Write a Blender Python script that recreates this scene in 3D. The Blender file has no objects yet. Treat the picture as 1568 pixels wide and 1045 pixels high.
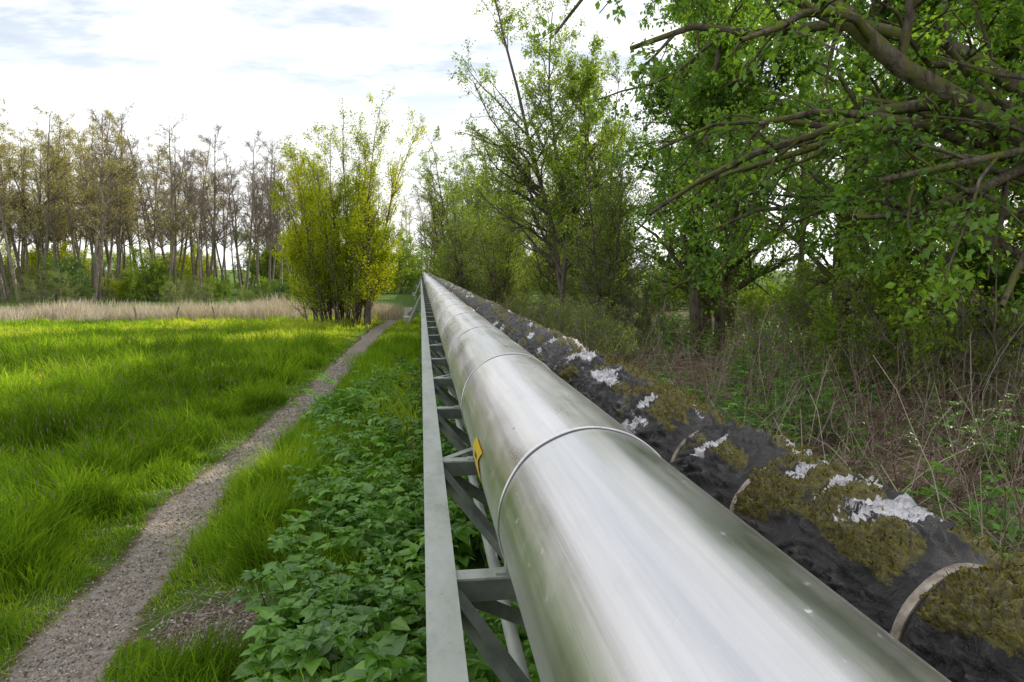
import bpy, math, numpy as np
from mathutils import Vector
rng=np.random.default_rng(7)
H=2.2
# ---------------------------------------------------------------- noise
_perm=rng.permutation(256); _perm=np.concatenate([_perm,_perm,_perm])
def vnoise(p):
    p=np.asarray(p,float); i=np.floor(p).astype(int); f=p-i; f=f*f*(3-2*f); i=i&255
    def h(a,b,c): return _perm[_perm[_perm[(i[...,0]+a)&255]+((i[...,1]+b)&255)]+((i[...,2]+c)&255)]/255.0
    x,y,z=f[...,0],f[...,1],f[...,2]
    l=lambda a,b,t:a+(b-a)*t
    return l(l(l(h(0,0,0),h(1,0,0),x),l(h(0,1,0),h(1,1,0),x),y),l(l(h(0,0,1),h(1,0,1),x),l(h(0,1,1),h(1,1,1),x),y),z)
def fbm(p,o=4):
    s=0;a=.5;t=0;p=np.asarray(p,float)
    for k in range(o): s=s+a*vnoise(p*(2**k)+k*17.3); t+=a; a*=.5
    return s/t
def sstep(a,b,x):
    t=np.clip((x-a)/(b-a),0,1); return t*t*(3-2*t)
def nrm(v): return v/np.maximum(np.linalg.norm(v,axis=-1,keepdims=True),1e-9)
# ---------------------------------------------------------------- mesh builder (quads)
class MB:
    def __init__(s): s.v=[];s.f=[];s.m=[];s.r=[];s.n=0;s.sm=[]
    def add(s,v,f,mat=0,rnd=0.5,smooth=False):
        v=np.asarray(v,float).reshape(-1,3); f=np.asarray(f,int).reshape(-1,4)
        s.v.append(v); s.f.append(f+s.n); s.n+=len(v)
        s.m.append(np.full(len(f),mat,int)); s.r.append(np.broadcast_to(np.asarray(rnd,float),(len(f),)).copy())
        s.sm.append(np.full(len(f),smooth,bool))
    def merge(s,o,off=(0,0,0)):
        for v,f,m,r,q in zip(o.v,o.f,o.m,o.r,o.sm):
            s.v.append(v+np.array(off)); s.f.append(f+s.n); s.m.append(m);s.r.append(r);s.sm.append(q)
        s.n+=o.n
    def mesh(s,name,mats,vattrs=None):
        v=np.concatenate(s.v);f=np.concatenate(s.f);me=bpy.data.meshes.new(name)
        me.vertices.add(len(v)); me.vertices.foreach_set('co',v.astype(np.float32).ravel())
        me.loops.add(len(f)*4); me.loops.foreach_set('vertex_index',f.astype(np.int32).ravel())
        me.polygons.add(len(f)); me.polygons.foreach_set('loop_start',np.arange(0,len(f)*4,4,dtype=np.int32))
        me.polygons.foreach_set('loop_total',np.full(len(f),4,dtype=np.int32))
        me.polygons.foreach_set('material_index',np.concatenate(s.m).astype(np.int32))
        me.polygons.foreach_set('use_smooth',np.concatenate(s.sm))
        a=me.attributes.new('rnd','FLOAT','FACE'); a.data.foreach_set('value',np.concatenate(s.r).astype(np.float32))
        if vattrs:
            for k,x in vattrs.items():
                a=me.attributes.new(k,'FLOAT','POINT'); a.data.foreach_set('value',x.astype(np.float32).ravel())
        for m in mats: me.materials.append(m)
        me.update(calc_edges=True)
        return me
    def obj(s,name,mats,vattrs=None,parent=None):
        return link(name,s.mesh(name,mats,vattrs),parent)
def link(name,me,parent=None,loc=None,rot=0,sc=1):
    o=bpy.data.objects.new(name,me); bpy.context.scene.collection.objects.link(o)
    if parent: o.parent=parent
    if loc is not None: o.location=loc
    o.rotation_euler=(0,0,rot); o.scale=(sc,sc,sc) if np.isscalar(sc) else sc
    return o
def grid_faces(nu,nv,closed=False):
    i=np.arange(nu-1)[:,None]; j=np.arange(nv if closed else nv-1)[None,:]; j2=(j+1)%nv
    return np.stack([i*nv+j,i*nv+j2,(i+1)*nv+j2,(i+1)*nv+j],-1).reshape(-1,4)
BOXF=np.array([[0,1,3,2],[4,6,7,5],[0,4,5,1],[2,3,7,6],[0,2,6,4],[1,5,7,3]])
def box(mb,a,b,mat=0,rnd=.5):
    v=[[x,y,z] for x in (a[0],b[0]) for y in (a[1],b[1]) for z in (a[2],b[2])]
    mb.add(v,BOXF,mat,rnd)
def bar(mb,p,q,w,h,mat=0,rnd=.5,up=(0,0,1)):
    p=np.array(p,float);q=np.array(q,float);d=nrm(q-p);u=np.cross(d,up)
    if np.linalg.norm(u)<1e-3:u=np.array([1.,0,0])
    u=nrm(u);w2=np.cross(u,d);v=[]
    for e in (p,q):
        for a in (-1,1):
            for b in (-1,1): v.append(e+u*a*w/2+w2*b*h/2)
    mb.add(v,BOXF,mat,rnd)
def tubes(mb,P,R,sides,mat=0,rnd=.5):
    N,S1,_=P.shape
    T=nrm(np.gradient(P,axis=1)); D=np.abs(nrm(P[:,-1]-P[:,0])); ax=np.eye(3)[np.argmin(D,axis=1)][:,None,:]
    U=nrm(np.cross(T,ax));V=np.cross(T,U)
    a=np.arange(sides)/sides*2*np.pi
    v=P[:,:,None,:]+R[:,:,None,None]*(np.cos(a)[None,None,:,None]*U[:,:,None,:]+np.sin(a)[None,None,:,None]*V[:,:,None,:])
    g=grid_faces(S1,sides,True)
    f=(g[None]+(np.arange(N)*S1*sides)[:,None,None]).reshape(-1,4)
    r=np.repeat(np.broadcast_to(rnd,(N,)),len(g))
    mb.add(v.reshape(-1,3),f,mat,r,True)
def inst(mb,tv,tf,M,T,mat=0,rnd=.5,smooth=False,tm=None):
    N=len(T); v=np.einsum('nij,vj->nvi',M,tv)+T[:,None,:]
    f=(tf[None]+(np.arange(N)*len(tv))[:,None,None]).reshape(-1,4)
    mb.add(v.reshape(-1,3),f,mat,np.repeat(np.broadcast_to(rnd,(N,)),len(tf)),smooth)
def frame(X,Zh):
    X=nrm(X);Y=nrm(np.cross(Zh,X));Z=np.cross(X,Y)
    return np.stack([X,Y,Z],-1)
LEAF4=(np.array([[0,0,0],[.45,.33,.06],[1,0,-.08],[.45,-.33,.06]]),np.array([[0,3,2,1]]))
LEAF7=(np.array([[0,0,0],[.3,.3,.07],[.3,-.3,.07],[.5,0,0],[.68,.2,.01],[.68,-.2,.01],[1,0,-.14]]),np.array([[0,2,3,1],[1,3,6,4],[3,2,5,6]]))
# ---------------------------------------------------------------- tree growth
def curves(P0,D0,L,S,wig,trop):
    D=nrm(D0);P=[P0]
    for k in range(S):
        D=nrm(D+wig*rng.normal(size=D.shape)+np.array([0,0,trop])); P.append(P[-1]+D*(L/S)[:,None])
    return np.stack(P,1)
def spawn(P,R,L,m,t0,t1,ang,lenf,rf=.6):
    N,S1,_=P.shape;S=S1-1
    t=rng.uniform(t0,t1,(N,m)); k=np.minimum((t*S).astype(int),S-1); fr=t*S-k; n=np.arange(N)[:,None]
    p=P[n,k]*(1-fr[...,None])+P[n,k+1]*fr[...,None]; d=nrm(P[n,k+1]-P[n,k])
    per=nrm(np.cross(d,rng.normal(size=d.shape))); a=ang*rng.uniform(.7,1.3,(N,m))[...,None]
    D=np.cos(a)*d+np.sin(a)*per
    Lc=L[:,None]*lenf*(1-.55*t)*rng.uniform(.65,1.25,(N,m))
    Rc=(R[n,k]*(1-fr)+R[n,k+1]*fr)*rf
    return p.reshape(-1,3),D.reshape(-1,3),Lc.ravel(),Rc.ravel()
def taper(R0,S,tip=.25): return R0[:,None]*np.linspace(1,tip,S+1)[None]
def leafscatter(mb,P,per,size,spread,tmpl,mat=1,clump=.8,droop=.3,flat=.6,off=0.):
    N,S1,_=P.shape; n=np.repeat(np.arange(N),per); M=len(n)
    t=rng.uniform(.1,1,M)*(S1-1); k=np.minimum(t.astype(int),S1-2); fr=(t-k)[:,None]
    p=P[n,k]*(1-fr)+P[n,k+1]*fr+rng.normal(size=(M,3))*spread
    d=nrm(P[n,k+1]-P[n,k])*.5+rng.normal(size=(M,3))*.7+np.array([0,0,-droop])
    z=rng.normal(size=(M,3))*flat+np.array([0,0,1.])
    s=size*rng.uniform(.6,1.3,M)
    Mx=frame(d,z)*s[:,None,None]
    r=np.clip(.5*rng.random(M)+.9*(vnoise(p*clump+off)-.25),0,1)
    inst(mb,tmpl[0],tmpl[1],Mx,p,mat,r)
def tree(stems=1,h=12,r=.16,base=.1,lean=.1,m=(22,9,7),ang=(.9,.8,.8),lf=(.4,.5,.45),t0=(.25,.15,.1),S=(8,6,5,3),
         wig=(.06,.12,.16,.2),trop=(.03,.06,.03,0.),per=12,leaf=.05,lsp=.05,tmpl=LEAF4,limbs=None,sides=(8,6,4,3),clump=.8,droop=.3,minr=.004,flat=.6,tlev=(3,)):
    mb=MB(); a=rng.uniform(0,2*np.pi,stems); P0=np.stack([np.cos(a)*base,np.sin(a)*base,np.full(stems,-.1)],1)*(rng.uniform(.3,1,(stems,1)) if stems>1 else 0)
    P0[:,2]=-.1
    ll=lean*(rng.uniform(.1,1.,stems) if stems>1 else np.ones(1))
    D0=np.stack([np.cos(a)*ll,np.sin(a)*ll,np.ones(stems)],1)
    L=h*((1.02-.35*(ll/max(lean,1e-3))**1.5)*rng.uniform(.8,1,stems) if stems>1 else np.ones(1)); P=curves(P0,D0,L,S[0],wig[0],trop[0]); R=taper(np.full(stems,r)*rng.uniform(.6,1,stems) if stems>1 else np.full(1,r),S[0],.15)
    tubes(mb,P,R,sides[0],0,rng.random(len(P)))
    levels=[P]
    for i in range(3):
        p,D,Lc,Rc=spawn(P,R,L,m[i],t0[i],.98,ang[i],lf[i])
        Rc=np.maximum(Rc,minr); P=curves(p,D,Lc,S[i+1],wig[i+1],trop[i+1]);R=taper(Rc,S[i+1],.3);L=Lc
        if i==0 and limbs:
            for pts,r0,r1 in limbs:
                pts=np.array(pts,float); u=np.linspace(0,len(pts)-1,S[1]+1)
                q=np.stack([np.interp(u,np.arange(len(pts)),pts[:,c]) for c in range(3)],1)[None]
                q[:,1:-1]+=rng.normal(size=q[:,1:-1].shape)*.06
                P=np.concatenate([P,q]);R=np.concatenate([R,np.linspace(r0,r1,S[1]+1)[None]]);L=np.append(L,np.linalg.norm(pts[-1]-pts[0])*1.1)
        tubes(mb,P,R,sides[i+1],0,rng.random(len(P)))
        levels.append(P)
    for l in tlev:
        if per>0: leafscatter(mb,levels[l],per,leaf,lsp,tmpl,1,clump,droop,flat)
    return mb
# ---------------------------------------------------------------- materials
def M(name):
    m=bpy.data.materials.new(name);m.use_nodes=True;nt=m.node_tree;nt.nodes.clear()
    return m,nt,nt.nodes,nt.links
def N(nt,t,**k):
    n=nt.nodes.new(t)
    for a,b in k.items():
        if a.startswith('i_'): n.inputs[a[2:].replace('_',' ')].default_value=b
        else: setattr(n,a,b)
    return n
def ramp(nt,fac,stops):
    r=nt.nodes.new('ShaderNodeValToRGB');e=r.color_ramp.elements
    while len(e)<len(stops): e.new(.5)
    for x,(p,c) in zip(e,stops):
        x.position=p;x.color=(*c,1) if len(c)==3 else c
    nt.links.new(fac,r.inputs[0]);return r.outputs[0]
def g(v): return (v,v,v)
def noise(nt,vec,scale,detail=4,rough=.55,dist=0):
    n=N(nt,'ShaderNodeTexNoise');n.inputs['Scale'].default_value=scale;n.inputs['Detail'].default_value=detail
    n.inputs['Roughness'].default_value=rough;n.inputs['Distortion'].default_value=dist
    if vec is not None: nt.links.new(vec,n.inputs['Vector'])
    return n.outputs['Fac']
def mix(nt,f,a,b,mode='MIX'):
    n=nt.nodes.new('ShaderNodeMix');n.data_type='RGBA';n.blend_type=mode
    for s,v in ((n.inputs[0],f),(n.inputs[6],a),(n.inputs[7],b)):
        if hasattr(v,'is_linked'): nt.links.new(v,s)
        else: s.default_value=v if not isinstance(v,tuple) else (*v,1)
    return n.outputs[2]
def math_(nt,op,a,b=None,c=None):
    n=nt.nodes.new('ShaderNodeMath');n.operation=op
    for s,v in zip(n.inputs,(a,b,c)):
        if v is None: continue
        if hasattr(v,'is_linked'): nt.links.new(v,s)
        else: s.default_value=v
    return n.outputs[0]
def pos(nt,scale=(1,1,1)):
    g_=N(nt,'ShaderNodeNewGeometry');m=N(nt,'ShaderNodeMapping');m.inputs['Scale'].default_value=scale
    nt.links.new(g_.outputs['Position'],m.inputs['Vector']);return m.outputs[0]
def attr(nt,name): return N(nt,'ShaderNodeAttribute',attribute_name=name).outputs['Fac']
def out(nt,sh,disp=None):
    o=N(nt,'ShaderNodeOutputMaterial');nt.links.new(sh,o.inputs[0])
def bump(nt,h,st,dist=.01):
    b=N(nt,'ShaderNodeBump');b.inputs['Strength'].default_value=st;b.inputs['Distance'].default_value=dist
    nt.links.new(h,b.inputs['Height']);return b.outputs[0]
def prin(nt,col,rough=.6,metal=0,nor=None,spec=.5):
    p=N(nt,'ShaderNodeBsdfPrincipled')
    for k,v in (('Base Color',col),('Roughness',rough),('Metallic',metal),('Specular IOR Level',spec)):
        if hasattr(v,'is_linked'): nt.links.new(v,p.inputs[k])
        else: p.inputs[k].default_value=(*v,1) if isinstance(v,tuple) else v
    if nor is not None: nt.links.new(nor,p.inputs['Normal'])
    return p.outputs[0]
def leafmat(name,cols,trans=.45,gloss=0.,rough=.45,tint=1.5):
    m,nt,_,lk=M(name)
    r=attr(nt,'rnd')
    c=ramp(nt,r,[(i/(len(cols)-1),x) for i,x in enumerate(cols)])
    tc=ramp(nt,r,[(i/(len(cols)-1),(min(.9,x[0]*tint*1.1),min(.9,x[1]*tint),x[2]*tint*.5)) for i,x in enumerate(cols)])
    d=N(nt,'ShaderNodeBsdfDiffuse');lk.new(c,d.inputs[0]);t=N(nt,'ShaderNodeBsdfTranslucent');lk.new(tc,t.inputs[0])
    x=N(nt,'ShaderNodeMixShader');x.inputs[0].default_value=trans;lk.new(d.outputs[0],x.inputs[1]);lk.new(t.outputs[0],x.inputs[2]);s=x.outputs[0]
    if gloss>0:
        gl=N(nt,'ShaderNodeBsdfGlossy');gl.inputs['Roughness'].default_value=rough;gl.inputs[0].default_value=(.9,.95,.9,1)
        y=N(nt,'ShaderNodeMixShader');y.inputs[0].default_value=gloss;lk.new(s,y.inputs[1]);lk.new(gl.outputs[0],y.inputs[2]);s=y.outputs[0]
    out(nt,s);return m
def barkmat(name,a,b,sc=8,moss=None):
    m,nt,_,lk=M(name);p=pos(nt,(1,1,.35));n=noise(nt,p,sc,3,.65)
    c=ramp(nt,n,[(.3,a),(.7,b)])
    if moss: c=mix(nt,ramp(nt,noise(nt,pos(nt),5,4,.7),[(.46,g(0)),(.56,g(1))]),c,moss)
    d=N(nt,'ShaderNodeBsdfDiffuse');lk.new(c,d.inputs[0]);
    if moss: lk.new(bump(nt,n,.9,.03),d.inputs['Normal'])
    out(nt,d.outputs[0]);return m
m_grass=leafmat('grass_blades',[(.06,.115,.010),(.125,.235,.018),(.21,.34,.026),(.42,.50,.07)],.5,0,tint=1.9)  # last stop brightened to paint sunlight on the far meadow band
m_nettle=leafmat('nettle_leaf',[(.055,.14,.012),(.12,.28,.02),(.20,.41,.04)],.4,.06,.4)
m_under=leafmat('undergrowth_leaf',[(.035,.085,.015),(.075,.17,.028),(.14,.26,.045)],.4)
m_reed=leafmat('dry_reed',[(.36,.315,.265),(.54,.485,.42),(.68,.62,.56)],.25,tint=1.0)
m_maple=leafmat('spring_leaf',[(.055,.125,.018),(.125,.245,.028),(.21,.37,.04)],.5,.03,.4,tint=1.7)
m_fresh=leafmat('fresh_green_leaf',[(.12,.19,.03),(.20,.31,.045),(.30,.43,.06)],.5)
m_yel=leafmat('yellow_green_leaf',[(.16,.23,.015),(.34,.42,.02),(.56,.58,.03)],.5)
m_bud=leafmat('yellow_bud',[(.30,.28,.12),(.42,.41,.17),(.55,.53,.22)],.4,tint=1.2)
m_budb=leafmat('brown_bud',[(.22,.175,.14),(.32,.26,.21),(.42,.35,.28)],.35,tint=1.1)
m_bush=leafmat('willow_bush_leaf',[(.05,.10,.03),(.09,.17,.05),(.14,.24,.07)],.4)
m_bark=barkmat('grey_bark',(.07,.06,.045),(.21,.18,.145))
m_barkd=barkmat('dark_bark',(.03,.026,.02),(.19,.16,.125),14,(.12,.125,.04))
m_barkl=barkmat('alder_bark',(.13,.11,.09),(.31,.265,.22))
m_twig,nt,_,lk=M('bramble_stem');d=N(nt,'ShaderNodeBsdfDiffuse');lk.new(ramp(nt,attr(nt,'rnd'),[(0,(.10,.06,.045)),(.5,(.27,.195,.145)),(1,(.52,.45,.36))]),d.inputs[0]);out(nt,d.outputs[0])
# ground
m_ground,nt,_,lk=M('ground_soil_grass')
P_=pos(nt); n2=noise(nt,P_,60,5,.7);n3=noise(nt,P_,9,5,.65)
grs=ramp(nt,n3,[(.3,(.055,.085,.018)),(.7,(.11,.20,.025))])
lit=ramp(nt,n3,[(.3,(.08,.06,.04)),(.55,(.17,.125,.085)),(.75,(.08,.13,.03))])
c=mix(nt,attr(nt,'wood'),grs,lit)
vor=N(nt,'ShaderNodeTexVoronoi');vor.inputs['Scale'].default_value=95;lk.new(P_,vor.inputs['Vector'])
bw=N(nt,'ShaderNodeRGBToBW');lk.new(vor.outputs['Color'],bw.inputs[0])
grav=mix(nt,.45,ramp(nt,n2,[(.3,(.22,.18,.15)),(.7,(.40,.345,.30))]),ramp(nt,bw.outputs[0],[(.1,(.17,.14,.115)),(.9,(.52,.47,.425))]))
grav=mix(nt,ramp(nt,n3,[(.48,g(0)),(.70,g(.8))]),grav,(.18,.135,.095))
pm=math_(nt,'ADD',attr(nt,'path'),math_(nt,'MULTIPLY',math_(nt,'SUBTRACT',n3,.5),1.2))
dirt=mix(nt,ramp(nt,pm,[(.18,g(0)),(.40,g(1))]),c,(.13,.105,.06))
c=mix(nt,ramp(nt,pm,[(.42,g(0)),(.66,g(1))]),dirt,grav)
soil=ramp(nt,noise(nt,P_,35,6,.75),[(.3,(.05,.038,.026)),(.55,(.15,.115,.085)),(.75,(.28,.22,.17))])
sm=math_(nt,'ADD',attr(nt,'soil'),math_(nt,'MULTIPLY',math_(nt,'SUBTRACT',n3,.5),1.3))
c=mix(nt,ramp(nt,sm,[(.4,g(0)),(.6,g(1))]),c,soil)
hh=math_(nt,'ADD',vor.outputs['Distance'],math_(nt,'MULTIPLY',n2,1.5))
out(nt,prin(nt,c,.95,0,bump(nt,hh,.7,.02),.15))
# metal cladding
m_metal,nt,_,lk=M('aluminium_cladding')
ps=pos(nt,(14,.35,14)); s1=noise(nt,ps,1.6,5,.65); pf=pos(nt,(60,1.2,60)); s2=noise(nt,pf,1.5,3,.6); b1=noise(nt,pos(nt),7,5,.7); b2=noise(nt,pos(nt),45,4,.7); b3=noise(nt,pos(nt,(1,.5,1)),2.6,4,.65)
seg=attr(nt,'seg'); jt=attr(nt,'joint')
col=ramp(nt,s1,[(.3,(.68,.665,.67)),(.5,(.82,.795,.795)),(.7,(.94,.91,.905))])
col=mix(nt,1.0,col,ramp(nt,seg,[(0,(.88,.88,.88)),(1,(1.0,.98,.98))]),'MULTIPLY')
col=mix(nt,ramp(nt,b1,[(.55,g(0)),(.78,g(.22))]),col,(.56,.56,.55))
spots=ramp(nt,b2,[(.64,g(0)),(.73,g(.5))]); col=mix(nt,spots,col,(.82,.81,.79))
specks=ramp(nt,noise(nt,pos(nt,(1,.45,1)),26,2,.5),[(.755,g(0)),(.77,g(.8))]); col=mix(nt,specks,col,(.10,.08,.07))
col=mix(nt,jt,col,(.03,.03,.03))
ro=math_(nt,'ADD',math_(nt,'MULTIPLY',s1,.16),math_(nt,'MULTIPLY',b1,.16)); ro=math_(nt,'ADD',ro,math_(nt,'MULTIPLY',spots,.3)); ro=math_(nt,'ADD',ro,math_(nt,'MULTIPLY',b3,.38));ro=math_(nt,'SUBTRACT',ro,.02)
bh=math_(nt,'ADD',math_(nt,'MULTIPLY',s2,.2),math_(nt,'MULTIPLY',noise(nt,pos(nt,(3,.9,3)),1.5,2),2.2))
mt=math_(nt,'SUBTRACT',1.0,math_(nt,'MAXIMUM',math_(nt,'MAXIMUM',spots,specks),jt))
out(nt,prin(nt,col,ro,mt,bump(nt,bh,.32,.006)))
m_clamp,nt,_,_=M('clamp_steel');out(nt,prin(nt,ramp(nt,noise(nt,pos(nt),25,5),[(.35,(.14,.11,.085)),(.5,(.30,.25,.20)),(.68,(.48,.42,.35))]),.6,.4))
m_paint,nt,_,_=M('grey_painted_steel')
n=noise(nt,pos(nt,(1,.4,1)),9,6,.7)
c=ramp(nt,n,[(.3,(.23,.255,.215)),(.5,(.34,.365,.32)),(.7,(.40,.425,.38))]); c=mix(nt,ramp(nt,noise(nt,pos(nt),40,5,.8),[(.60,g(0)),(.70,g(.7))]),c,(.16,.13,.08))
out(nt,prin(nt,c,.5,0,bump(nt,noise(nt,pos(nt),120,2),.15,.002),.4))
m_steeld,nt,_,_=M('dark_painted_steel')
out(nt,prin(nt,ramp(nt,noise(nt,pos(nt),9,6,.7),[(.3,(.08,.095,.082)),(.7,(.18,.20,.175))]),.5,0,None,.4))
m_yellow,nt,_,_=M('yellow_sticker');out(nt,prin(nt,ramp(nt,noise(nt,pos(nt),60,3),[(.3,(.62,.42,.02)),(.7,(.8,.56,.03))]),.4))
m_black,nt,_,_=M('black_print');out(nt,prin(nt,(.02,.02,.02),.5))
# old pipe
m_tar,nt,_,lk=M('tar_felt_wrap')
w=noise(nt,pos(nt,(1,1.6,1)),14,6,.65,.6); f=noise(nt,pos(nt),140,4,.7)
c=ramp(nt,w,[(.3,(.010,.010,.010)),(.55,(.028,.026,.025)),(.74,(.12,.105,.095))])
c=mix(nt,ramp(nt,noise(nt,pos(nt),4,6,.75),[(.50,g(0)),(.68,g(.5))]),c,(.08,.063,.05))
mm=math_(nt,'ADD',attr(nt,'moss'),math_(nt,'MULTIPLY',math_(nt,'SUBTRACT',noise(nt,pos(nt),30,6,.8),.5),1.1))
mossc=ramp(nt,noise(nt,pos(nt),70,5,.8),[(.32,(.03,.026,.008)),(.52,(.11,.095,.02)),(.7,(.24,.205,.035))])
c=mix(nt,ramp(nt,mm,[(.50,g(0)),(.55,g(1))]),c,mossc)
fm=math_(nt,'ADD',attr(nt,'foil'),math_(nt,'MULTIPLY',math_(nt,'SUBTRACT',noise(nt,pos(nt,(1,1.5,1)),16,5,.7,1.2),.5),1.7))
fmask=ramp(nt,fm,[(.50,g(0)),(.52,g(1))]); c=mix(nt,fmask,c,ramp(nt,noise(nt,pos(nt),30,5,.8),[(.35,(.25,.22,.22)),(.5,(.58,.56,.57)),(.62,(.84,.82,.84))]))
ro=ramp(nt,fmask,[(0,g(.42)),(1,g(.4))])
bh=math_(nt,'ADD',math_(nt,'MULTIPLY',w,1.2),math_(nt,'MULTIPLY',f,.25)); bh=math_(nt,'SUBTRACT',bh,math_(nt,'MULTIPLY',fmask,.15))
out(nt,prin(nt,c,ro,0,bump(nt,bh,.9,.018),.5))
m_moss=leafmat('moss',[(.045,.04,.01),(.13,.112,.02),(.25,.22,.035)],.2)
m_wood,nt,_,_=M('weathered_wood');out(nt,prin(nt,ramp(nt,noise(nt,pos(nt,(6,6,1)),10,5),[(.3,(.12,.095,.07)),(.7,(.3,.25,.2))]),.9))
# ---------------------------------------------------------------- ground
def pathx(y): return np.interp(y,[-30,0,3.8,6.75,8.65,12.85,20,25.5,28,34,60],[-1.3,-1.8,-2.02,-2.2,-2.05,-1.83,-1.68,-1.62,-1.3,-.9,0])
def gz(x,y):
    q=np.stack([x,y,np.zeros_like(x)],-1)
    return (fbm(q*.5,3)-.5)*.12+(fbm(q*2.5,2)-.5)*.04-.035*np.exp(-((x-pathx(y))/.3)**2)
xs=np.concatenate([-np.geomspace(500,12,26),np.arange(-11,-5,.4),np.arange(-5,1,.08),np.arange(1,14,.35),np.geomspace(14.5,500,28)])
ys=np.concatenate([-np.geomspace(200,3,16),np.arange(-2,1,.3),np.arange(1,30,.09),np.arange(30,60,1),np.geomspace(61,1500,24)])
X,Y=np.meshgrid(xs,ys,indexing='ij'); Z=gz(X,Y)
mb=MB(); mb.add(np.stack([X,Y,Z],-1),grid_faces(len(xs),len(ys))[:,::-1],0,.5,True)
pm=1-sstep(.12,.40,np.abs(X-pathx(Y)-.14*(vnoise(np.stack([X*0,Y*1.1,Z],-1))-.5))); pm[Y>40]=0
soil=np.maximum(1-sstep(.1,.46,np.hypot((X+1.3)/1.1,(Y-4.2)/1.2)),1-sstep(.1,.35,np.hypot(X+.25,(Y-8.2)/1.5)))
mb.obj('ground',[m_ground],{'path':pm,'wood':sstep(.8,2.5,X)*(1-sstep(30,45,Y)),'soil':soil})
# ---------------------------------------------------------------- path gravel
n=12000; y=2.5+16*rng.random(n)**1.7; x=pathx(y)+rng.normal(size=n)*.16; s=rng.uniform(.002,.007,n)*(1+.07*y)
x[:900]=-1.3+rng.normal(size=900)*.17; y[:900]=4.2+rng.normal(size=900)*.22
cube=np.array([[a,b,c] for a in(-1,1) for b in(-1,1) for c in(-1,1)],float)*np.array([1,.8,.6])
cube=cube*(1-.35*rng.random((8,1)))
R_=frame(rng.normal(size=(n,3)),rng.normal(size=(n,3)))*s[:,None,None]
mb=MB();inst(mb,cube,BOXF,R_,np.stack([x,y,gz(x,y)+s*.3],-1),0,rng.random(n))
m_st,nt,_,lk=M('gravel_stone');d=N(nt,'ShaderNodeBsdfDiffuse');lk.new(ramp(nt,attr(nt,'rnd'),[(0,(.13,.105,.08)),(.5,(.3,.255,.215)),(1,(.56,.51,.46))]),d.inputs[0]);out(nt,d.outputs[0])
mb.obj('path_gravel',[m_st])
# ---------------------------------------------------------------- grass
def blades(mb,x,y,h,w,lean,rnd,mat=0,z=None,wind=.9):
    n=len(x); z=gz(x,y) if z is None else z
    a=vnoise(np.stack([x*1.3,y*1.3,0*x+9],-1))*9+rng.normal(size=n)*wind; d=np.stack([np.cos(a),np.sin(a),np.zeros(n)],-1)
    b=rng.uniform(0,np.pi,n); sd=np.stack([np.cos(b),np.sin(b),np.zeros(n)],-1)
    B=np.stack([x,y,z-.01],-1); up=np.array([0,0,1.]); l=lean*rng.uniform(.2,1.7,n)
    pts=[]
    for t,wf in ((0,1),(.4,.9),(.75,.6),(1,.06)):
        c=B+up*(h*(t-.25*l*t*t))[:,None]+d*(h*l*t*t)[:,None]
        pts+= [c-sd*(w*wf/2)[:,None],c+sd*(w*wf/2)[:,None]]
    v=np.stack(pts,1).reshape(-1,3)
    f=np.array([[0,1,3,2],[2,3,5,4],[4,5,7,6]])
    f=(f[None]+(np.arange(n)*8)[:,None,None]).reshape(-1,4)
    mb.add(v,f,mat,np.repeat(rnd,3))
def samp(y0,y1,dens,xl,xr):
    lo=min(xl(y0),xl(y1)); n=int(dens*(y1-y0)*(max(xr(y0),xr(y1))-lo))
    y=rng.uniform(y0,y1,n);x=rng.uniform(lo,max(xr(y0),xr(y1)),n); k=(x>xl(y))&(x<xr(y)); return x[k],y[k]
mb=MB()
left=lambda y:-.64*y-.8
for (y0,y1,dn,wd) in ((1.8,5,3400,.0075),(5,8,2500,.009),(8,12,1500,.011),(12,17,900,.014),(17,23,500,.019),(23,31,280,.025)):
    x,y=samp(y0,y1,dn,left,lambda y:0*y-.05)
    d=np.abs(x-pathx(y)); isl=x<pathx(y)
    tuft=fbm(np.stack([x*2.6,y*2.6,0*x],-1),3); big=fbm(np.stack([x*.45,y*.45,0*x+5],-1),3)
    edge=.20+.40*(tuft-.42)
    sl=np.hypot((x+1.3)/1.1,(y-4.2)/1.2)+.35*(tuft-.5)
    keep=(d>edge)&((sl>.34)|(rng.random(len(x))<.10))
    strip=(~isl)&(x>-1.0)&(y<13); keep&=(~strip)|(rng.random(len(x))<.42)
    keep&=(rng.random(len(x))<.55+1.0*(tuft-.25))
    x,y,d,isl,tuft,big,sl=[q[keep] for q in (x,y,d,isl,tuft,big,sl)]
    tt=sstep(.3,.72,tuft)
    h=np.where(isl,.05+.27*sstep(.2,1.1,d),.05+.20*sstep(.15,.7,d))*(.35+1.35*tt)*rng.uniform(.45,1.3,len(x))*(.75+.6*big)
    h*=.35+.65*sstep(.3,.8,sl)
    h*=1-.5*sstep(18.5,21.5,y)  # far blades shortened to cut self-shadowing in the sunlit band
    w=wd*rng.uniform(.6,1.3,len(x))
    rnd=np.clip(.14+.5*rng.random(len(x))+1.5*(big-.5)+.55*(.5-tt)*.8+.15*(rng.random(len(x))<.05)+.5*sstep(18.5,21.5,y),0,1)  # last term paints the sunlit far band: blades shifted to brighter yellow
    blades(mb,x,y,h,w,.6,rnd)
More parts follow.
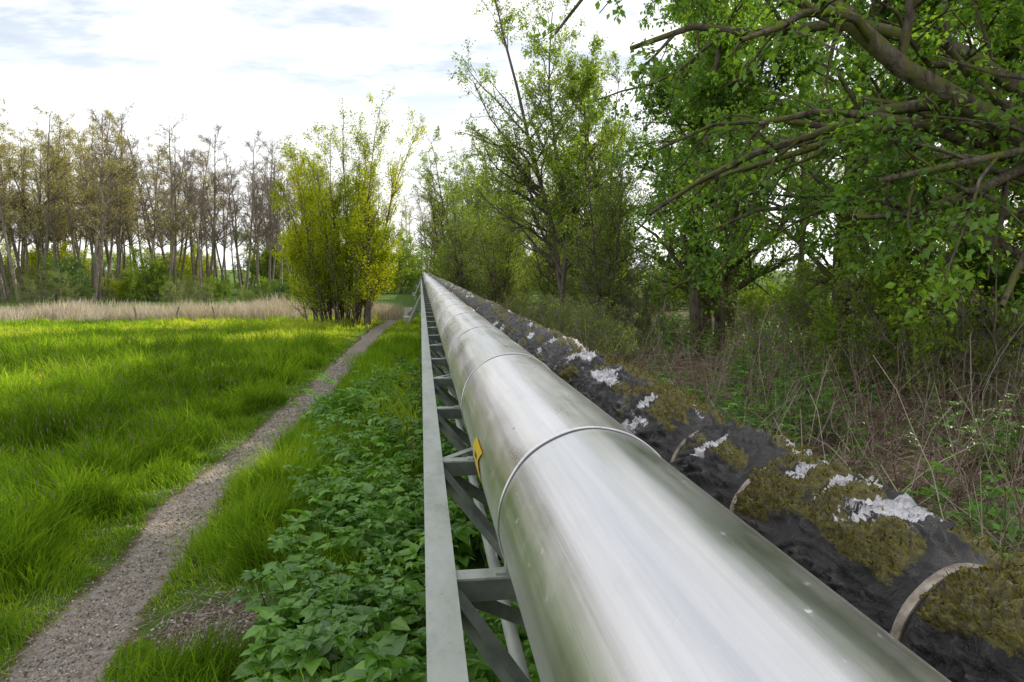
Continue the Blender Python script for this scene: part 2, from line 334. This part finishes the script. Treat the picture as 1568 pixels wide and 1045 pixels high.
for cx,cy in [(-1.45,5.4),(-1.35,6.1),(-1.5,6.8),(-1.25,7.4),(-1.45,8.5),(-1.2,10),(-.9,12),(-1.0,14),(-1.3,16),(-.6,17),(-.5,6.4),(-.7,9.2),(-.35,10.5),(-.6,4.6)]+[(-2.8-rng.random()*5,6+rng.random()*12) for _ in range(45)]:
    n=360;x=cx+rng.normal(size=n)*.16;y=cy+rng.normal(size=n)*.2;blades(mb,x,y,rng.uniform(.2,.45,n),rng.uniform(.007,.013,n),.9,np.clip(rng.random(n)*.5+.25*rng.random(),0,1),wind=2)
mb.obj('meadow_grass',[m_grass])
mb=MB();n=2200;y=rng.uniform(5,25,n);x=-2.8-rng.random(n)*(.6*y);hh=rng.uniform(.32,.52,n)
P=curves(np.stack([x,y,gz(x,y)],-1),np.stack([rng.normal(size=n)*.1,rng.normal(size=n)*.1,np.ones(n)],-1),hh,3,.06,0)
tubes(mb,P,np.full((n,4),.0018),3,0,.3)
Q=curves(P[:,-1],P[:,-1]-P[:,-2],np.full(n,.05),2,.02,0);tubes(mb,Q,np.tile([.003,.006,.002],(n,1)),4,1,rng.random(n)*.5)
mb.obj('foxtail_seedheads',[m_grass,m_budb])
mb=MB();n=1100;y=2.5+14*rng.random(n)**1.4;x=pathx(y)+rng.choice([-1,1],n)*rng.uniform(.15,.75,n);x[:350]=-1.3+rng.normal(size=350)*.2;y[:350]=4.2+rng.normal(size=350)*.25
P=curves(np.stack([x,y,gz(x,y)+.015],-1),np.stack([rng.normal(size=n),rng.normal(size=n),.12*rng.random(n)],-1),rng.uniform(.04,.22,n),3,.2,-.02);tubes(mb,P,np.full((n,4),.0016),3,0,.4+.6*rng.random(n))
mb.obj('dry_straw',[m_twig])
# ---------------------------------------------------------------- nettles / ground elder
def nettle(k,h,ll,levels):
    b=MB()
    P=curves(np.zeros((1,3)),np.array([[.15*rng.normal(),.15*rng.normal(),1]]),np.array([h]),4,.08,.0)
    tubes(b,P,np.array([[.003,.003,.0025,.002,.0015]]),3,0,.2)
    a0=rng.random()*3
    for i in range(levels):
        t=.25+.75*i/(levels-1); k=min(int(t*4),3); p=P[0][k]*(1-(t*4-k))+P[0][k+1]*(t*4-k)
        top=i==levels-1
        for j in range(4 if top else 2):
            a=a0+i*1.57+j*(np.pi/2 if top else np.pi)+rng.normal()*.2
            s=ll*(1-.3*abs(t-.6))*rng.uniform(.75,1.2)*(.65 if top else 1)
            d=np.array([[np.cos(a),np.sin(a),.15+.3*rng.normal()]]);pp=p+nrm(d)[0]*s*.3
            for da in (-.95,0,.95):
                ca,sa=np.cos(da),np.sin(da);dd=np.array([[d[0,0]*ca-d[0,1]*sa,d[0,0]*sa+d[0,1]*ca,d[0,2]-.15+.15*rng.normal()]])
                inst(b,LEAF7[0],LEAF7[1],frame(dd,np.array([[.25*rng.normal(),.25*rng.normal(),1.]]))*s*(1 if da==0 else .75),pp[None],0,rng.random())
    return np.concatenate(b.v),np.concatenate(b.f),np.concatenate(b.r)
def scatter(mb,var,x,y,sc,mat,dark=0.,zoff=0):
    k=rng.integers(0,len(var),len(x))
    for i,(v,f,r) in enumerate(var):
        q=k==i;n=q.sum()
        if n==0: continue
        a=rng.uniform(0,6.28,n);c,s=np.cos(a),np.sin(a);Mx=np.zeros((n,3,3));Mx[:,0,0]=c;Mx[:,0,1]=-s;Mx[:,1,0]=s;Mx[:,1,1]=c;Mx[:,2,2]=1
        Mx[:,0,2]=rng.normal(size=n)*.2;Mx[:,1,2]=rng.normal(size=n)*.2
        T=np.stack([x[q],y[q],gz(x[q],y[q])+zoff],-1);Mx*=sc[q][:,None,None]
        vv=np.einsum('nij,vj->nvi',Mx,v)+T[:,None];ff=(f[None]+(np.arange(n)*len(v))[:,None,None]).reshape(-1,4)
        pr=(fbm(np.stack([x[q]*1.5,y[q]*1.5,0*y[q]],-1),2)-.5)*.7+rng.normal(size=n)*.12
        mb.add(vv.reshape(-1,3),ff,mat,np.clip(r[None]*.7+.15+pr[:,None]-dark,0,1).ravel())
var=[nettle(i,rng.uniform(.2,.42),.115,rng.integers(3,5)) for i in range(8)]
mb=MB();n=3300
y=2.0+15*rng.random(n)**1.25; x=rng.uniform(-1.5,1.7,n)
lim=-.80-.10*np.clip(y-4,0,6)+.8*(fbm(np.stack([x*.8,y*1.4,0*x],-1),3)-.5)
sl=np.hypot(x+.25,(y-8.2)/1.5); dn=fbm(np.stack([x*1.6,y*1.6,0*x+3],-1),2)
k=(x>lim)&(sl>.28)&(rng.random(n)<np.where(y>8,1-(y-8)/7,1))&(dn>.38); x,y=x[k],y[k]
scatter(mb,var,x,y,rng.uniform(.6,1.35,len(x))*(.5+1.0*fbm(np.stack([x*2,y*2,0*x],-1),2)),0)
mb.obj('ground_elder_patch',[m_nettle])
mb=MB();n=7500;y=1.5+24*rng.random(n)**1.2;x=2.2+rng.random(n)*(1.0*y+2.5);cl=fbm(np.stack([x*.6,y*.6,0*x],-1),2)+.06*sstep(4,7,x)
k=(cl>.48)|(rng.random(n)<.12);x,y,cl=x[k],y[k],cl[k]
scatter(mb,[nettle(i,rng.uniform(.3,.5),.085,4) for i in range(5)],x,y,rng.uniform(.7,1.4,len(x))*(.6+.9*cl),0,.0)
mb.obj('woodland_undergrowth',[m_nettle])
mb=MB();n=6500;y=1.8+20*rng.random(n)**1.3;x=2.0+rng.random(n)**1.3*(.95*y+2.9)
D=np.stack([rng.normal(size=n),rng.normal(size=n),rng.uniform(.1,1.8,n)],-1)
P=curves(np.stack([x,y,gz(x,y)],-1),D,rng.uniform(.4,1.9,n),8,.16,-.13);P[...,2]=np.maximum(P[...,2],.02+.05*rng.random((n,1)))
tubes(mb,P,taper(rng.uniform(.0025,.006,n),8,.4),3,0,np.clip(rng.random(n)**1.1,0,1))
n=1900;y=2+22*rng.random(n)**1.2;x=2.2+rng.random(n)**1.2*(.9*y+2.6)
P=curves(np.stack([x,y,gz(x,y)],-1),np.stack([rng.normal(size=n)*.35,rng.normal(size=n)*.35,np.ones(n)],-1),rng.uniform(.4,1.5,n),5,.08,0)
tubes(mb,P,taper(rng.uniform(.003,.007,n),5,.4),3,0,rng.random(n))
p,Dd,Lc,Rc=spawn(P,np.full((n,6),.003),np.full(n,.8),5,.3,1,.7,.45);P=curves(p,Dd,Lc,3,.15,0);tubes(mb,P,taper(Rc,3,.4),3,0,rng.random(len(P)))
mb.obj('bramble_thicket',[m_twig])
mb=MB();n=14000;y=1.5+20*rng.random(n)**1.3;x=2+rng.random(n)*(y+2.5);z=rng.normal(size=(n,3))*.4+[0,0,1]
inst(mb,LEAF4[0],LEAF4[1],frame(rng.normal(size=(n,3)),z)*rng.uniform(.03,.09,n)[:,None,None],np.stack([x,y,gz(x,y)+.01+.1*rng.random(n)**3],-1),0,rng.random(n))
mb.obj('dry_leaf_litter',[m_twig])
# ---------------------------------------------------------------- metal pipe
PX,PZ,PR=.443,H-.668,.25
pipe=bpy.data.objects.new('insulated_metal_pipe',None);bpy.context.scene.collection.objects.link(pipe)
J0=1.72;SL=1.6;NS=144
def prof():
    ysl=[];rr=[];sg=[];jt=[]
    for s in range(-3,150):
        a=J0+s*SL
        st=rng.random()
        for d,o,j in [(0.0,.0034,0),(.0015,.0040,0),(.012,.0036,0),(.05,.0024,0)]: ysl.append(a+d);rr.append(o);sg.append(st);jt.append(j)
        for q in np.arange(.12,SL-.03,.06 if a<8 else .7): ysl.append(a+q);rr.append(.003*(1-q/SL)-.001);sg.append(st);jt.append(0)
        gp=.010+.0016*max(a,0)*.35
        for d,o,j in [(SL-gp-.006,-.001,0),(SL-gp,-.001,1),(SL-.0015,-.001,1)]: ysl.append(a+d);rr.append(o);sg.append(st);jt.append(j)
    return np.array(ysl),np.array(rr),np.array(sg),np.array(jt)
yy,ro_,sg,jt=prof();aa=np.arange(NS)/NS*2*np.pi
A,Yg=np.meshgrid(aa,yy);dn=fbm(np.stack([np.cos(A)*1.5,Yg*.8,np.sin(A)*1.5],-1),2)-.5
segi=np.floor((Yg-J0+.0002)/SL)
dl=vnoise(np.stack([np.cos(A)*4+segi*3.1,Yg*.25+segi,np.sin(A)*4],-1))-.5
Rg=PR+ro_[:,None]+dn*.005+dl*.0034
mb=MB();mb.add(np.stack([PX+Rg*np.cos(A),Yg,PZ+Rg*np.sin(A)],-1),grid_faces(len(yy),NS,True),0,.5,True)
mb.obj('cladding',[m_metal],{'seg':np.repeat(sg[:,None],NS,1),'joint':np.repeat(jt[:,None],NS,1)},pipe)
mb=MB();A2=np.radians(np.linspace(166,190,9));Y2=np.linspace(2.20,2.42,9);A3,Y3=np.meshgrid(A2,Y2);Y3=Y3+.09*(1-np.abs((A3-np.radians(178))/np.radians(12)))
r=PR+.007;mb.add(np.stack([PX+r*np.cos(A3),Y3,PZ+r*np.sin(A3)],-1),grid_faces(9,9),0)
A3,Y3=np.meshgrid(np.radians(np.linspace(176,180,4)),np.linspace(2.33,2.40,6));r+=.001;mb.add(np.stack([PX+r*np.cos(A3),Y3,PZ+r*np.sin(A3)],-1),grid_faces(6,4),1)
mb.obj('yellow_arrow_sticker',[m_yellow,m_black],None,pipe)
# ---------------------------------------------------------------- old pipe
OX,OZ,OR=1.02,H-.735,.165
yy=np.concatenate([np.arange(-4,.5,.1),np.arange(.5,4.2,.0075),np.arange(4.2,14,.028),np.arange(14,40,.12),np.arange(40,230,1.)]);NS=180;aa=np.arange(NS)/NS*2*np.pi
bands=np.concatenate([np.array([-1.0,-.2,.5,1.13,1.80,2.27,3.05,3.75,4.4,5.2,6.0]),np.arange(6.7,40,.78)])
A,Yg=np.meshgrid(aa,yy);C=np.cos(A);S_=np.sin(A)
q=np.stack([C*1.2,Yg*1.6,S_*1.2],-1);low=fbm(q,2)-.5
w1=fbm(np.stack([C*1.6+Yg*1.5,Yg*4.0,S_*1.6],-1)+3,2);ridge=1-np.abs(2*w1-1)*2.2
w2=fbm(np.stack([C*3+7,Yg*12,S_*3+Yg*3],-1),3);ridge2=1-np.abs(2*w2-1)*2
w3=fbm(np.stack([C*2.0,Yg*3.2+1.5*C,S_*2.0],-1)+41,2);fold=((w3*9)%1)**3
w4=fbm(np.stack([C*2.4+Yg,Yg*6,S_*2.4],-1)+61,2);fold2=((w4*6)%1)**4
dmat=Yg[...,None]-bands-.035*C[...,None]
nb=np.min(np.abs(dmat),axis=-1);del dmat
cal=sstep(.012,.08,nb)
bulge=np.sqrt(np.clip(nb/.3,0,1))
top=sstep(-.1,.8,S_)
Rg=OR+.022*low+.034*bulge+cal*(.012*np.clip(ridge,0,1)*(.4+.8*top)+.007*np.clip(ridge2,0,1)+.018*fold+.018*fold2)-.006
mossn=fbm(np.stack([C*2.4,Yg*3.6,S_*2.4],-1)+11,5)
moss=np.clip(.15+(mossn-.5)*4.6+(S_-.55)*.8+.25*C+.30*sstep(1.5,.9,Yg),0,1)*sstep(.02,.07,nb)
foiln=fbm(np.stack([C*2.2+4,Yg*2.7,S_*2.2],-1)+31,3)
foil=np.clip(.22+(foiln-.62)*6,0,1)*sstep(-.2,.4,S_)*cal
def patch(yc,dy,ac,da): return np.exp(-(((Yg-yc)/dy)**2+((A-math.radians(ac))/math.radians(da))**2)**1.5)
for yc,dy,ac,da in ((1.34,.07,84,40),(1.49,.035,80,40),(1.62,.045,90,28),(2.04,.045,120,22),(.97,.04,60,30),(2.68,.055,120,20),(3.4,.05,105,22),(4.1,.06,110,22),(5.0,.08,100,24)):
    foil=np.maximum(foil,patch(yc,dy,ac,da)*.85); moss*=1-.8*patch(yc,dy,ac,da)
mh=sstep(.5,.75,moss);Rg=Rg+mh*(.004+.018*vnoise(np.stack([C*12,Yg*40,S_*12],-1)))
old=bpy.data.objects.new('old_tar_wrapped_pipe',None);bpy.context.scene.collection.objects.link(old)
V=np.stack([OX+Rg*C,Yg,OZ+Rg*S_],-1)
mb=MB();mb.add(V,grid_faces(len(yy),NS,True),0,.5,True);mb.obj('tar_felt',[m_tar],{'moss':moss,'foil':foil},old)
mb=MB()
for b in bands:
    a=np.arange(65)/64*2*np.pi;iy=np.searchsorted(yy,b+.035*np.cos(aa));rs=Rg[np.clip(iy,0,len(yy)-1),np.arange(NS)]
    rs=np.convolve(np.concatenate([rs[-4:],rs,rs[:4]]),np.ones(9)/9,'valid');ro2=np.interp(a,np.append(aa,2*np.pi),np.append(rs,rs[0]))+.008
    ring=[]
    for dy,dr in ((-.011,-.014),(-.011,.0),(.011,.0),(.011,-.014)):
        ring.append(np.stack([OX+(ro2+dr)*np.cos(a),b+dy+.035*np.cos(a),OZ+(ro2+dr)*np.sin(a)],-1))
    mb.add(np.stack(ring,0),grid_faces(4,65),0,.5,False)
mb.obj('clamp_bands',[m_clamp],None,old)
fl=np.flatnonzero((moss.ravel()>.52)&(Yg.ravel()>.6)&(Yg.ravel()<9)&(S_.ravel()>-.2))
pr=sstep(.5,.8,moss.ravel()[fl]);wt=np.where(Yg.ravel()[fl]<4.2,1,3.5)*rng.random(len(fl))*pr;fl=fl[wt>.25];fl=np.repeat(fl,2)
c0=V.reshape(-1,3)[fl]+rng.normal(size=(len(fl),3))*.004;nn=np.stack([C.ravel()[fl],0*fl,S_.ravel()[fl]],-1)+rng.normal(size=(len(fl),3))*.6
mb=MB();inst(mb,np.array([[0,-.25,0],[0,.25,0],[1,.12,.05],[1,-.12,.05]]),np.array([[0,1,2,3]]),frame(nn,rng.normal(size=(len(fl),3)))*rng.uniform(.004,.010,len(fl))[:,None,None],c0,0,rng.random(len(fl)))
mb.obj('moss',[m_moss],None,old)
# ---------------------------------------------------------------- truss
tr=bpy.data.objects.new('steel_pipe_truss',None);bpy.context.scene.collection.objects.link(tr)
mb=MB();zt=H-.918; x0,x1=.002,.094; Y0,Y1=-4,220
box(mb,(x0,Y0,zt-.008),(x1,Y1,zt)); 
xr=1.36
box(mb,(xr,Y0,zt-.008),(xr+.09,Y1,zt))
mb.obj('top_flanges',[m_paint],None,tr)
mb=MB();zb=zt-.62;xb=.62
box(mb,(x1-.012,Y0,zt-.10),(x1-.002,Y1,zt-.0085)); box(mb,(x0+.01,Y0,zt-.112),(x1-.001,Y1,zt-.1005))
box(mb,(xr+.07,Y0,zt-.10),(xr+.08,Y1,zt-.0085))
bar(mb,(xb,Y0,zb),(xb,Y1,zb),.09,.09)
mb.obj('chords',[m_steeld],None,tr)
mb=MB();md=MB();k=0
cy=2.0-1.27*4
while cy<150:
    box(mb,(x1-.01,cy-.032,zt-.018),(xr+.02,cy+.032,zt-.0105)); box(md,(x1-.012,cy-.030,zt-.085),(xr+.02,cy-.022,zt-.0185))
    box(mb,(.245,cy-.025,zt-.010),(.262,cy+.025,zt+.048)); box(mb,(.215,cy-.02,zt-.010),(.244,cy+.02,zt-.003))
    if k%2==1: bar(mb,(.085,cy+.02,zt-.02),(.33,cy+.30,zt-.02),.04,.008);
    bar(md,(.08,cy,zt-.06),(xb,cy+.63,zb),.045,.045); bar(md,(.08,cy+1.24,zt-.06),(xb,cy+.66,zb),.045,.045)
    bar(md,(xr+.04,cy,zt-.06),(xb,cy+.63,zb),.045,.045); bar(md,(xr+.04,cy+1.24,zt-.06),(xb,cy+.66,zb),.045,.045)
    cy+=1.27;k+=1
mb.obj('cross_members',[m_paint],None,tr);md.obj('diagonals',[m_steeld],None,tr)
mb=MB();P=np.array([[[.36,y,zt-.62] for y in np.linspace(Y0,Y1,40)]]);tubes(mb,P,np.full((1,40),.03),12,0)
mb.obj('conduit',[m_paint],None,tr)
mb=MB()
for yq in (-1.0,27.5,56,84,112,140):
    for xa,xb2 in ((.04,-.55),(1.4,2.0)):
        for dy in (-.5,.5): bar(mb,(xa,yq,zt-.11),(xb2,yq+dy,-.1),.10,.10)
        bar(mb,((xa+xb2)/2,yq-.25,.6),((xa+xb2)/2,yq+.25,.6),.06,.06)
    bar(mb,(-.3,yq,.5),(1.75,yq,.5),.08,.08); bar(mb,(-.55,yq,.12),(-.55,yq+.9,.12),.3,.3)
    bar(mb,(.0,yq,zt-.16),(1.45,yq,zt-.16),.09,.09)
mb.obj('trestle_legs',[m_paint],None,tr)
# ---------------------------------------------------------------- reeds + fence
mb=MB();n=44000;y=rng.uniform(29.5,35,n);x=rng.uniform(-34,-.8,n);cl=fbm(np.stack([x*.45,y*.6,0*x],-1),4)
k=cl+.12*rng.random(n)>.49;x,y,cl=x[k],y[k],cl[k]
blades(mb,x,y,rng.uniform(.45,1.0,len(x))*(.15+1.6*(cl-.15)),rng.uniform(.012,.03,len(x)),.3,rng.random(len(x)))
mb.obj('dry_reed_bed',[m_reed])
mb=MB()
for fx in (-27,-21.0,-16.5,-11.4,-9.8,-8.4):
    P=np.array([[[fx,29.2,-.1],[fx+.03*rng.normal(),29.2,.4],[fx+.05*rng.normal(),29.2,.66]]]);tubes(mb,P,np.full((1,3),.035),7,0)
mb.obj('pasture_fence_posts',[m_wood])
# ---------------------------------------------------------------- trees
wk=dict(sides=(6,4,3,3),clump=.6,minr=.005)
mb=tree(stems=26,h=8.6,r=.05,base=.9,lean=.33,m=(18,6,3),ang=(.5,.5,.6),lf=(.26,.42,.5),t0=(.06,.1,.1),wig=(.045,.09,.12,.15),trop=(.0,.10,.08,.05),per=6,leaf=.07,lsp=.09,**wk)
mb2=tree(stems=26,h=5.6,r=.035,base=1.1,lean=.5,m=(14,6,3),ang=(.6,.6,.6),lf=(.32,.42,.5),t0=(.1,.1,.1),wig=(.06,.1,.14,.15),trop=(.02,.08,.05,.05),per=7,leaf=.07,lsp=.09,**wk)
mb.merge(mb2,(-.2,-.2,0))
P=np.array([[[.95,-.6,-.1],[1.0,-.6,1],[.95,-.5,2.2],[1.1,-.4,3.5]]]);tubes(mb,P,np.array([[.15,.12,.11,.08]]),8,0,.5)
link('goat_willow_tree',mb.mesh('goat_willow_tree',[m_bark,m_yel]),None,(-3.0,27.4,0))
mb=tree(stems=3,h=15.5,r=.15,base=.3,lean=.14,m=(32,9,6),ang=(.8,.7,.7),lf=(.30,.5,.5),t0=(.15,.15,.1),wig=(.06,.14,.18,.2),trop=(.03,.05,.03,0),per=7,leaf=.085,lsp=.06,sides=(8,5,3,3),minr=.006)
link('tall_alder_tree',mb.mesh('tall_alder_tree',[m_bark,m_fresh]),None,(4.9,24,0))
mb=tree(stems=5,h=9.5,r=.09,base=.5,lean=.30,m=(22,9,5),ang=(.8,.7,.7),lf=(.32,.5,.5),t0=(.08,.15,.1),wig=(.08,.16,.2,.2),trop=(.03,.03,.0,0),per=3,leaf=.08,lsp=.06,sides=(6,4,3,3),minr=.007)
me=mb.mesh('hawthorn_tree',[m_bark,m_fresh])
for i,(a,b,c_,d_) in enumerate([(4.2,44,0,1.1),(6.2,50,2,1.35),(5.2,20,4,.7),(7.6,27,1,1.2),(10,44,1,1.1),(3.4,29.5,2.5,.62),(3.9,34,5,.72),(6.2,33,3,.8),(2.7,40,1.2,.8),(3.2,52,3.3,1.35),(3.2,66,.3,1.6)]): link('hawthorn_tree',me,None,(a,b,0),c_,d_)
tx,ty=8.4,6.8
L=lambda pts:[(a-tx,b-ty,c) for a,b,c in pts]
limbs=[(L([(8.3,6.8,2.2),(7.2,6.4,2.9),(5.7,6,3.55),(4.5,6.1,4.15),(3.4,6.1,4.7),(2.6,6.5,5.2),(2.0,6.8,5.5)]),.16,.04),
       (L([(8.3,6.8,2.9),(7,5.6,3.25),(5.6,5.2,3.22),(4.7,5.3,3.1),(3.9,5.5,2.95)]),.055,.025),
       (L([(8.4,6.8,3.5),(7,7.6,4.5),(5.4,8.2,5.2),(3.8,8.6,5.3),(2.7,8.8,5.0)]),.11,.03),
       (L([(8.4,6.8,1.8),(7.2,7.5,2.4),(5.9,8.1,2.9),(4.8,8.6,3.0),(3.9,9,2.7)]),.08,.02),
       (L([(8.4,6.8,2.8),(7.4,8.5,3.6),(6.2,9.5,4.2),(4.8,10,4.4),(3.6,10.3,4.0)]),.09,.02),
       (L([(8.4,6.8,4.5),(7,6,6),(5.5,5.5,6.6),(4,5.5,7)]),.11,.03)]
mb=tree(stems=1,h=11,r=.26,m=(22,12,8),ang=(1.1,.85,.8),lf=(.5,.42,.42),t0=(.14,.12,.1),wig=(.05,.14,.2,.22),trop=(.03,.02,-.03,-.05),per=21,leaf=.08,lsp=.06,limbs=limbs,clump=1.0,minr=.004)
link('field_maple_tree',mb.mesh('field_maple_tree',[m_barkd,m_maple]),None,(tx,ty,0))
mb=tree(stems=2,h=12,r=.2,base=.4,lean=.12,m=(24,11,6),ang=(1.1,.85,.8),lf=(.44,.45,.42),t0=(.10,.12,.1),wig=(.06,.14,.2,.22),trop=(.02,.02,-.02,-.05),per=12,leaf=.11,lsp=.07,clump=.8,minr=.005)
me=mb.mesh('hornbeam_tree',[m_barkd,m_maple])
for a,b,c_,d_ in ((8.8,12.5,0,1),(13.5,10.5,2.1,1.05),(9.5,21,3.7,1),(15,17,5,1.1),(7.3,16.5,.8,.95)): link('hornbeam_tree',me,None,(a,b,0),c_,d_)
sh=[]
for i in range(3):
    mb=tree(stems=9,h=3.6,r=.03,base=.6,lean=.6,m=(10,6,3),ang=(.8,.8,.8),lf=(.45,.5,.5),t0=(.1,.1,.1),wig=(.12,.18,.2,.2),trop=(-.01,.0,0,0),per=5,leaf=.09,lsp=.07,sides=(5,3,3,3),minr=.005)
    mc=tree(stems=9,h=3.2,r=.03,base=.6,lean=.6,m=(11,6,4),ang=(.8,.8,.8),lf=(.45,.5,.5),t0=(.1,.1,.1),wig=(.12,.18,.2,.2),trop=(-.01,.0,0,0),per=1,leaf=.07,lsp=.05,sides=(5,3,3,3),minr=.006)
    sh.append((mb.mesh('shrub',[m_barkd,m_under]),mb.mesh('shrub_b',[m_bark,m_bush]),mb.mesh('shrub_y',[m_bark,m_yel]),mb.mesh('shrub_f',[m_bark,m_fresh]),mc.mesh('shrub_bare',[m_barkl,m_fresh])))
em=bpy.data.objects.new('woodland_shrub_mass',None);bpy.context.scene.collection.objects.link(em)
for i in range(46):
    y=rng.uniform(9.5,40); x=5.0+ rng.random()*(y*.95)
    if y<14: x=max(x,7.5)
    link('shrub',sh[i%3][rng.choice([0,0,3,4,4])],em,(x,y,0),rng.uniform(0,6.28),rng.uniform(.5,1.05))
for i in range(18):
    y=rng.uniform(9,28); link('shrub',sh[i%3][4],em,(3.0+rng.random()*2.0,y,0),rng.uniform(0,6.28),rng.uniform(.35,.6))
for i in range(9):
    y=rng.uniform(38,60); link('shrub',sh[i%3][rng.choice([3,4])],em,(2.6+rng.random()*3.5,y,0),rng.uniform(0,6.28),rng.uniform(.8,1.2))
em=bpy.data.objects.new('distant_treeline',None);bpy.context.scene.collection.objects.link(em)
vb=[]
for i in range(4):
    kw=dict(stems=1,h=14,r=.12,ang=(.7,.7,.7),lf=(.20,.5,.5),t0=(.33,.15,.1),wig=(.03,.12,.18,.2),trop=(.02,.08,.04,0),lsp=.1,sides=(5,3,3,3),S=(7,4,3,2))
    mb=tree(m=(26,7,5),per=3,leaf=.10,minr=.010,**kw)
    mc=tree(m=(28,8,5),per=1,leaf=.07,minr=.011,**kw)
    vb.append((mb.mesh('alder_y',[m_barkl,m_bud]),mc.mesh('alder_b',[m_barkl,m_budb]),mb.mesh('alder_g',[m_barkl,m_fresh])))
for i in range(200):
    y=rng.uniform(48,85); x=rng.uniform(-.78*y,-.10*y-1)
    u=x/y
    kind=0 if u<-.38+.06*rng.normal() else 1
    hs=(.66+.0042*y)*rng.uniform(.86,1.06)*(1.04-.16*sstep(-.45,-.15,u))
    link('alder',vb[i%4][kind],em,(x,y,0),rng.uniform(0,6.28),(rng.uniform(.85,1.2),)*2+(hs,))
for i in range(46):
    y=rng.uniform(75,120); x=rng.uniform(-.12*y,.25*y); link('alder',vb[i%4][0 if i%3 else 1],em,(x,y,0),rng.uniform(0,6.28),rng.uniform(.8,1.0))
em=bpy.data.objects.new('background_woodland',None);bpy.context.scene.collection.objects.link(em)
for i in range(50):
    y=rng.uniform(20,80); x=rng.uniform(.16*y+3,1.15*y+3)
    if y>30: x=max(x,17+rng.random()*4+.1*(y-27)) if y<58 else x
    link('alder',vb[i%4][2 if rng.random()<.7 else 0],em,(x,y,0),rng.uniform(0,6.28),rng.uniform(.8,1.05))
em=bpy.data.objects.new('willow_bush_row',None);bpy.context.scene.collection.objects.link(em)
for i in range(50):
    y=rng.uniform(37,58); x=rng.uniform(-.72*y,-.12*y)
    s=rng.uniform(.4,.85)*(1.2 if x/y<-.36 else .75)
    link('bush',sh[i%3][rng.choice([1,1,4]) if (y<43) else rng.choice([2,3,4])],em,(x,y,0),rng.uniform(0,6.28),s)
for i in range(64):
    y=rng.uniform(60,115); x=rng.uniform(-.6*y,.3*y) if i<40 else rng.uniform(-.1*y,.3*y);link('bush',sh[i%3][2 if rng.random()<.6 else 3],em,(x,y,0),rng.uniform(0,6.28),1.5)
# ---------------------------------------------------------------- light
az,el=math.radians(56),math.radians(33)
s=Vector((math.sin(az)*math.cos(el),math.cos(az)*math.cos(el),math.sin(el)))
ld=bpy.data.lights.new('sun','SUN');ld.energy=5.0;ld.angle=math.radians(.6);ld.color=(1,.91,.76)
lo=bpy.data.objects.new('sun',ld);bpy.context.scene.collection.objects.link(lo);lo.rotation_euler=s.to_track_quat('Z','Y').to_euler()
w=bpy.data.worlds.new('World');bpy.context.scene.world=w;w.use_nodes=True;nt=w.node_tree;nt.nodes.clear();lk=nt.links
sky=N(nt,'ShaderNodeTexSky',sky_type='NISHITA');sky.sun_disc=False;sky.sun_elevation=el;sky.sun_rotation=az
b1=N(nt,'ShaderNodeBackground');b1.inputs[1].default_value=.15;lk.new(sky.outputs[0],b1.inputs[0])
tc=N(nt,'ShaderNodeTexCoord');sp=N(nt,'ShaderNodeSeparateXYZ');lk.new(tc.outputs['Generated'],sp.inputs[0])
zz=math_(nt,'ADD',math_(nt,'MAXIMUM',sp.outputs[2],0.0),.18)
cb=N(nt,'ShaderNodeCombineXYZ');lk.new(math_(nt,'DIVIDE',sp.outputs[0],zz),cb.inputs[0]);lk.new(math_(nt,'DIVIDE',sp.outputs[1],zz),cb.inputs[1])
mp=N(nt,'ShaderNodeMapping');mp.inputs['Rotation'].default_value=(0,0,.6);mp.inputs['Scale'].default_value=(.8,1.6,1);lk.new(cb.outputs[0],mp.inputs[0])
cn=noise(nt,mp.outputs[0],1.3,4,.6,.4)
mask=ramp(nt,cn,[(.36,g(.5)),(.50,g(.88)),(.58,g(1))])
hz=ramp(nt,sp.outputs[2],[(.0,g(1)),(.17,g(.9)),(.33,g(.5)),(.6,g(.45))])
mask=math_(nt,'MAXIMUM',mask,hz)
cc=ramp(nt,noise(nt,mp.outputs[0],2.6,5,.62),[(.38,(.56,.62,.69)),(.56,(1.0,1.0,1.0))])
whz=ramp(nt,sp.outputs[2],[(.14,g(.9)),(.28,g(0))]);cc=mix(nt,whz,cc,(1.,1.,1.))
b2=N(nt,'ShaderNodeBackground');b2.inputs[1].default_value=1.45;lk.new(cc,b2.inputs[0])
mx=N(nt,'ShaderNodeMixShader');lk.new(mask,mx.inputs[0]);lk.new(b1.outputs[0],mx.inputs[1]);lk.new(b2.outputs[0],mx.inputs[2])
o=N(nt,'ShaderNodeOutputWorld');lk.new(mx.outputs[0],o.inputs[0])
# ---------------------------------------------------------------- camera
cd=bpy.data.cameras.new('camera');cd.lens=24;cd.sensor_width=36;cd.clip_end=3000;cd.clip_start=.05
co=bpy.data.objects.new('camera',cd);bpy.context.scene.collection.objects.link(co);co.location=(0,0,H)
co.rotation_euler=(math.radians(90-6.05),0,math.radians(-7.6));bpy.context.scene.camera=co
sc=bpy.context.scene;sc.view_settings.view_transform='Standard';sc.view_settings.look='None';sc.view_settings.exposure=0
